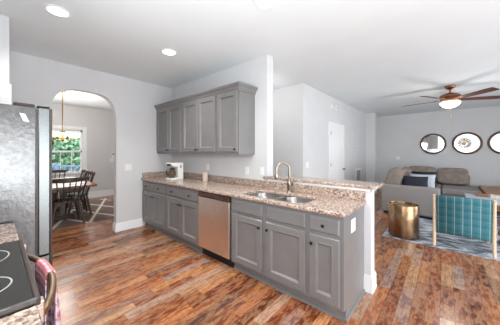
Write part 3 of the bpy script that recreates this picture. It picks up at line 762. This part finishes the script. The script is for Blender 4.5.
for k in range(5):
    a = math.radians(25.5+72*k)
    mt = Matrix.Translation((FX, FY, H-.285)) @ Matrix.Rotation(a, 4, 'Z') @ Matrix.Rotation(math.radians(-13), 4, 'X')
    b = MB(); out = [(.20, -.045), (.24, -.055), (.70, -.076), (.81, -.070), (.825, -.05), (.825, .05), (.81, .070), (.70, .076), (.24, .055), (.20, .045)]
    b.prism(out, -.004, .004); bmesh.ops.transform(b.b, matrix=mt, verts=b.b.verts); bl = b.build('blade', 'blade', fn)
    b = MB(); b.prism([(.10, -.02), (.17, -.018), (.22, -.04), (.27, -.03), (.27, .03), (.22, .04), (.17, .018), (.10, .02)], .0045, .012); bmesh.ops.transform(b.b, matrix=mt, verts=b.b.verts); b.build('blade_bracket', 'copper', bl)
l = bpy.data.lights.new('fan_bulb', 'POINT'); l.energy = 14; l.color = (1, .92, .82); l.shadow_soft_size = .15
o = bpy.data.objects.new('fan_bulb', l); C.objects.link(o); o.location = (FX, FY, H-.62)

l = bpy.data.lights.new('hall_fill', 'POINT'); l.energy = 9; l.color = (1, .97, .95); l.shadow_soft_size = .12  # unseen fill lamp without fixture, added to brighten the hall wall
o = bpy.data.objects.new('hall_fill', l); C.objects.link(o); o.location = (1.6, .7, 2.45)
cxh, cyh, czh = -2.01, -1.485, 1.70
ch = thing('chandelier', 'brass chandelier with glowing opal shades hanging over the dining table', 'chandelier', (cxh, cyh, H))
MB().lathe([(.06, -.001), (.055, -.02), (.02, -.035)], (cxh, cyh, H)).build('canopy', 'brass', ch, smooth=40)
MB().tube([(cxh, cyh, H-.02), (cxh, cyh, czh)], .010, 8).build('stem', 'brass', ch, smooth=40)
MB().lathe([(.008, .12), (.03, .08), (.02, .04), (.04, .0), (.03, -.04), (.008, -.07)], (cxh, cyh, czh)).build('hub', 'brass', ch, smooth=60)
for k in range(5):
    a = 2*PI*k/5+.5; c_, s_ = math.cos(a), math.sin(a); R_ = .25
    ar = MB().tube([(cxh, cyh, czh), (cxh+c_*.1, cyh+s_*.1, czh-.04), (cxh+c_*.2, cyh+s_*.2, czh-.03), (cxh+c_*R_, cyh+s_*R_, czh+.02)], .007, 8).build('arm', 'brass', ch, smooth=60)
    MB().lathe([(.02, .01), (.055, .03), (.085, .08), (.10, .14), (.094, .14), (.08, .085), (.05, .04), (.015, .02)], (cxh+c_*R_, cyh+s_*R_, czh), 20).build('lamp_shade', 'shade', ar, smooth=60)
l = bpy.data.lights.new('chandelier_bulb', 'POINT'); l.energy = 46; l.color = (1, .95, .9); l.shadow_soft_size = .25
o = bpy.data.objects.new('chandelier_bulb', l); C.objects.link(o); o.location = (cxh, cyh, czh+.30)

# ------------------------------------------------------------ dining room
tag(MB().box(-3.35, -.98, -2.75, -.26, 0.001, .010).build('area_rug', 'lattice'), 'brown dining rug with cream diamond lattice under the table', 'rug')
RZ = .0165
def windsor(name, label, w, group, crest_h=.90):
    t = thing(name, label, 'chair', (0, 0, 0), group)   # sitter faces +x local, back at -x
    out = [(.20*math.cos(a)*(1.0 if math.cos(a) > 0 else .95)+0, w*.44*math.copysign(abs(math.sin(a))**.8, math.sin(a))) for a in [2*PI*i/28 for i in range(28)]]
    MB().prism(out, .43, .462).build('seat', 'dkwood', t, bevel=.008)
    for sx in (-1, 1):
        for sy in (-1, 1):
            MB().tube([(sx*.13, sy*w*.27, .435), (sx*.16, sy*w*.33, .25), (sx*.205, sy*w*.41, .0)], [.019, .026, .017], 8).build('leg', 'dkwood', t, smooth=50)
    for sy in (-1, 1): MB().tube([(-.175, sy*w*.36, .18), (0, sy*w*.36, .18), (.175, sy*w*.36, .18)], [.008, .013, .008], 8).build('stretcher', 'dkwood', t, smooth=50)
    MB().tube([(0, -w*.36, .18), (0, w*.36, .18)], .010, 8).build('stretcher', 'dkwood', t, smooth=50)
    N = 7
    for i in range(N):
        f = i/(N-1)*2-1; yb_ = f*w*.36; yt = f*w*.46; bow = .05*(1-f*f)*(w/.44)**3
        rr = .015 if i in (0, N-1) else .010
        MB().tube([(-.12-bow*.9, yb_, .455), (-.19-bow, (yb_+yt)/2, .68), (-.24-bow, yt, crest_h-.03)], rr, 8).build('spindle', 'dkwood', t, smooth=50)
    R_ = []
    for k in range(13):
        f = k/6-1; bow = .05*(1-f*f)*(w/.44)**3; y = f*w*.52; hh_ = .034+.012*(1-abs(f)); x = -.245-bow
        R_.append([(x-.014, y, crest_h-hh_), (x+.014, y, crest_h-hh_), (x+.008, y, crest_h+hh_), (x-.018, y, crest_h+hh_)])
    MB().rings(R_).build('crest_rail', 'dkwood', t, bevel=.006)
    return t
g = 'dark windsor chairs around the dining table'
c0 = windsor('dining_chair', 'dark windsor dining chair nearest the arch, back turned to the kitchen', .60, g, .87)
c0.location = (-1.18, -1.56, RZ); c0.rotation_euler = (0, 0, PI)
dup(c0, (-3.12, -1.50, RZ), 0, 'dark windsor chair at the far end of the table in front of the window')
c1 = windsor('dining_chair', 'dark windsor side chair on the right of the table, nearer the arch', .44, g)
c1.location = (-1.76, -1.26, RZ); c1.rotation_euler = (0, 0, -PI/2)
dup(c1, (-2.42, -1.24, RZ), -PI/2, 'dark windsor side chair on the right of the table, nearer the window')
dup(c1, (-1.75, -1.95, RZ), PI/2, 'dark windsor chair on the left of the table beside the arch jamb')
t = thing('dining_table', 'brown wooden dining table under the brass chandelier', 'table', (-2.1, -1.55, RZ))
b = MB(); b.prism(rrect(-3.0, -1.0, -1.97, -1.08, .05), .705, .75); b.build('tabletop', 'honey', t, bevel=.008)
b = MB(); b.box(-2.85, -1.25, -1.85, -1.25, .62, .705); b.build('apron', 'dkwood', t)
for x in (-2.6, -1.6):
    b = MB(); b.box(x-.05, x+.05, -1.60, -1.50, .07+RZ, .62); b.box(x-.04, x+.04, -1.78, -1.36, RZ, .07+RZ); b.build('leg', 'dkwood', t, bevel=.01)
MB().box(-2.6, -1.6, -1.57, -1.53, .16, .22).build('stretcher', 'dkwood', t)
def mat_(x, y, lab, m='white'):
    o = MB(); o.prism(rrect(x-.21, x+.21, y-.15, y+.15, .04), .751, .755); return tag(o.build('placemat', m), lab, 'placemat', 'placemats on the dining table')
mat_(-1.55, -1.32, 'white placemat on the near right side of the dining table')
mat_(-2.35, -1.32, 'white placemat on the far right side of the dining table')
t = thing('serving_tray', 'tan woven tray at the centre of the dining table', 'tray', (-2.1, -1.6, .7505))
MB().lathe([(.17, 0), (.19, .03), (.18, .03), (.165, .006)], (-2.1, -1.6, .7505)).build('tray', 'paleoak', t, smooth=40)

# ------------------------------------------------------------ living room
tag(MB().box(3.555, 6.9, 1.805, 5.15, 0.001, .012).build('area_rug', 'marble'), 'blue grey marbled living room rug under the plaid chair', 'rug')
RZ2 = .0155
# sectional sofa
t = thing('sectional_sofa', 'grey L-shaped sectional sofa along the hall side and far wall', 'sofa', (3.7, 5, 0))
b = MB(); b.box(3.28, 4.22, 3.43, 6.6, RZ2, .06); b.box(3.28, 4.95, 5.5, 6.6, RZ2, .06); b.build('plinth', 'black', t)
MB().box(3.23, 4.27, 3.40, 3.62, .06, .66).build('armrest', 'fabric', t, bevel=.045, seg=4)
MB().box(3.23, 3.50, 3.60, 6.65, .06, .72).build('back_frame', 'fabric', t, bevel=.04, seg=4)
MB().box(3.45, 4.88, 6.38, 6.66, .06, .74).build('back_frame', 'fabric', t, bevel=.04, seg=4)
b = MB(); b.box(3.48, 4.25, 3.61, 5.2, .06, .30); b.box(3.48, 5.0, 5.19, 6.4, .06, .30); b.build('seat_frame', 'fabric', t, bevel=.02)
for (a0, a1, b0, b1) in ((3.49, 4.26, 3.62, 4.50), (3.49, 4.26, 4.51, 5.17), (3.49, 4.26, 5.18, 6.38), (4.27, 5.02, 5.18, 6.38)):
    MB().box(a0, a1, b0, b1, .30, .455).build('seat_cushion', 'fabric', t, bevel=.04, seg=4)
def backcush(c, r, rz, tilt):
    mt = Matrix.Translation(c) @ Matrix.Rotation(rz, 4, 'Z') @ Matrix.Rotation(tilt, 4, 'X')
    return MB().blob((0, 0, 0), r, .28, .42, 20, mt).build('back_cushion', 'cushion', t, smooth=80)
backcush((3.43, 3.98, .745), (.42, .15, .26), PI/2, math.radians(16))
backcush((3.52, 4.95, .73), (.42, .13, .25), PI/2, math.radians(16))
backcush((3.80, 6.24, .71), (.36, .13, .25), 0, math.radians(-12))
backcush((4.50, 6.24, .70), (.34, .13, .24), 0, math.radians(-12))
def pillow(lab, c, r, rz, tilt, m, grp='throw pillows on the sofa corner'):
    mt = Matrix.Translation(c) @ Matrix.Rotation(rz, 4, 'Z') @ Matrix.Rotation(tilt, 4, 'X')
    b = MB(); n = 18
    def P(i, j, sgn):
        u, v = i/n*2-1, j/n*2-1; th = ((1-u**4)*(1-v**4))**.55
        k = 1-.06*(1-u*u)*abs(v)**3-.06*(1-v*v)*abs(u)**3
        return (r[0]*u*k, sgn*r[1]*th, r[2]*v*k)
    for sgn in (1, -1):
        V = [[b.b.verts.new(P(i, j, sgn)) for j in range(n+1)] for i in range(n+1)]
        for i in range(n):
            for j in range(n): b.b.faces.new((V[i][j], V[i+1][j], V[i+1][j+1], V[i][j+1]))
    bmesh.ops.remove_doubles(b.b, verts=b.b.verts, dist=.0005)
    bmesh.ops.transform(b.b, matrix=mt, verts=b.b.verts)
    return tag(b.build('throw_pillow', m, smooth=80), lab, 'pillow', grp)
pillow('dark navy throw pillow in front, leaning on the sofa arm', (3.82, 3.84, .675), (.25, .07, .19), .10, math.radians(-22), 'navy')
pillow('pale blue grey throw pillow between two navy pillows', (3.93, 4.27, .68), (.25, .06, .2), .0, math.radians(-18), 'palepillow')
pillow('navy throw pillow farthest back behind the pale one', (3.94, 4.62, .70), (.25, .07, .22), .05, math.radians(-14), 'navy')
# brown chaise bench at the right end
t = thing('ottoman', 'worn brown upholstered ottoman beyond the plaid chair at the right edge', 'ottoman', (5.6, 5.7, 0))
MB().box(5.04, 6.4, 4.75, 6.5, .34, .47).build('seat_top', 'leather', t, bevel=.03, seg=3)
MB().box(5.06, 6.38, 4.77, 6.48, .10, .34).build('upholstered_base', 'leather', t, bevel=.01)
for x in (5.12, 6.3):
    for y in (4.85, 6.4): MB().lathe([(.02, 0), (.03, .1)], (x, y, RZ2 if y < 5.1 else .0), 12).build('leg', 'black', t)
# coffee table with books
t = thing('coffee_table', 'pale whitewashed coffee table between plaid chair and sofa', 'table', (5.2, 4.0, RZ2))
MB().box(4.66, 5.8, 3.45, 4.40, .45, .49).build('tabletop', 'palepillow', t, bevel=.006)
for x in (4.72, 5.74):
    for y in (3.51, 4.34): MB().box(x-.03, x+.03, y-.03, y+.03, RZ2, .45).build('leg', 'paleoak', t)
def book(x0, x1, y0, y1, z, th, m, lab):
    t = thing('book', lab, 'book', ((x0+x1)/2, (y0+y1)/2, z), 'items on the coffee table')
    MB().box(x0+.006, x1-.006, y0+.004, y1-.006, z+.003, z+th-.003).build('pages', 'paper', t)
    b = MB(); b.box(x0, x1, y0, y1, z, z+.003); b.box(x0, x1, y0, y1, z+th-.003, z+th); b.box(x0, x1, y0, y0+.003, z+.003, z+th-.003); b.build('cover', m, t)
book(4.82, 5.0, 4.08, 4.30, .4905, .035, 'rustic', 'brown book lying at the left end of the pale coffee table')
book(5.03, 5.19, 4.02, 4.24, .4905, .045, 'cream', 'cream book lying in the middle of the pale coffee table')
book(5.23, 5.42, 3.98, 4.20, .4905, .035, 'rustic', 'brown book lying at the right end of the pale coffee table')
# drum table
bx, by = 3.82, 2.03
t = thing('drum_table', 'hammered brass oval drum side table on the edge of the blue grey rug', 'side table', (bx, by, RZ2))
b = MB(); b.lathe([(.214, 0), (.217, .01), (.215, .25), (.217, .515), (.211, .525), (.204, .52), (.202, .49)], (bx, by, RZ2), 48, 1.0, 1.0, caps=False); b.build('drum', 'gold', t, smooth=40)
MB().lathe([(.2035, .485), (.2035, .495)], (bx, by, RZ2), 48).build('tray_top', 'gold', t)
# plaid chair seen from behind
CX0, CX1, CY = 4.225, 4.835, 1.85
t = thing('sling_chair', 'low chair with teal plaid sling and pale oak frame, seen from behind', 'chair', (4.53, 2.2, RZ2))
for x in (CX0, CX1):
    b = MB(); b.tube([(x, CY-.03, RZ2+.004), (x, CY+.02, .15), (x, CY+.03, .30), (x, CY+.0, .60), (x, CY-.03, .775)], [.017, .021, .021, .019, .017], 10); b.build('rear_leg', 'paleoak', t, smooth=50)
    b = MB(); b.tube([(x, CY+.62, RZ2+.004), (x, CY+.60, .40)], [.016, .02], 10); b.build('front_leg', 'paleoak', t, smooth=50)
    b = MB(); b.tube([(x, CY+.04, .27), (x, CY+.3, .33), (x, CY+.61, .39)], .018, 10); b.build('side_rail', 'paleoak', t, smooth=50)
for y, z in ((CY-.015, .735), (CY+.035, .225), (CY+.59, .37)): MB().tube([(CX0, y, z), (CX1, y, z)], .013, 10).build('crossbar', 'paleoak', t, smooth=50)
b = MB()
path = [(CY+.015, .21), (CY+.01, .30), (CY-.015, .60), (CY-.04, .74), (CY-.035, .765), (CY-.01, .765), (CY+.005, .72), (CY+.04, .55), (CY+.10, .32), (CY+.18, .30), (CY+.4, .33), (CY+.60, .39), (CY+.62, .36)]
th = .014
R_ = [[(x, y, z) for x in (CX0+.022, CX1-.022)] for y, z in path]
vs_ = [[b.b.verts.new(p) for p in r] for r in R_]
for p, q in zip(vs_, vs_[1:]): b.b.faces.new((p[0], p[1], q[1], q[0]))
o = b.build('sling', 'plaid', t, smooth=60); sm = o.modifiers.new('s', 'SOLIDIFY'); sm.thickness = .012; sm.offset = 0
# rustic stump at the right edge
t = thing('log_stool', 'rough brown log stool at the right edge beside the plaid chair', 'stool', (5.13, 2.5, RZ2))
b = MB(); R_ = []
for k in range(9):
    z = k/8*.42; R_.append([(5.13+(.17+.02*math.sin(k*2.3)+.012*math.sin(i*2.1+k))*math.cos(2*PI*i/22), 2.5+(.17+.02*math.sin(k*2.3)+.012*math.sin(i*3.1))*math.sin(2*PI*i/22), z+RZ2) for i in range(22)])
b.rings(R_).build('trunk', 'rustic', t, smooth=25)
# mirrors
for x, lab in ((4.035, 'left of the three round mirrors with brown wooden frames'), (4.85, 'middle round wooden framed mirror reflecting a numeral clock'), (5.63, 'right round wooden framed mirror cut by the photo edge')):
    R0 = .345; t = thing('wall_mirror', lab, 'mirror', (x, Y1, 1.675), 'round mirrors on the far wall')
    b = MB(); R_ = []
    for i in range(64):
        a = 2*PI*i/64; R_.append([(x+r*math.cos(a), Y1-d_, 1.675+r*math.sin(a)) for r, d_ in ((R0, .001), (R0, .025), (R0-.012, .034), (R0-.042, .034), (R0-.056, .018), (R0-.056, .001))])
    R_.append(R_[0]); b.rings(R_, caps=False); bmesh.ops.remove_doubles(b.b, verts=b.b.verts, dist=.0001); b.build('frame', 'mirrorwood', t, smooth=40)
    b = MB(); b.rings([[(x+(R0-.055)*math.cos(2*PI*i/64), y, 1.675+(R0-.055)*math.sin(2*PI*i/64)) for i in range(64)] for y in (Y1-.008, Y1-.012)]); b.build('mirror_glass', 'mirror', t)
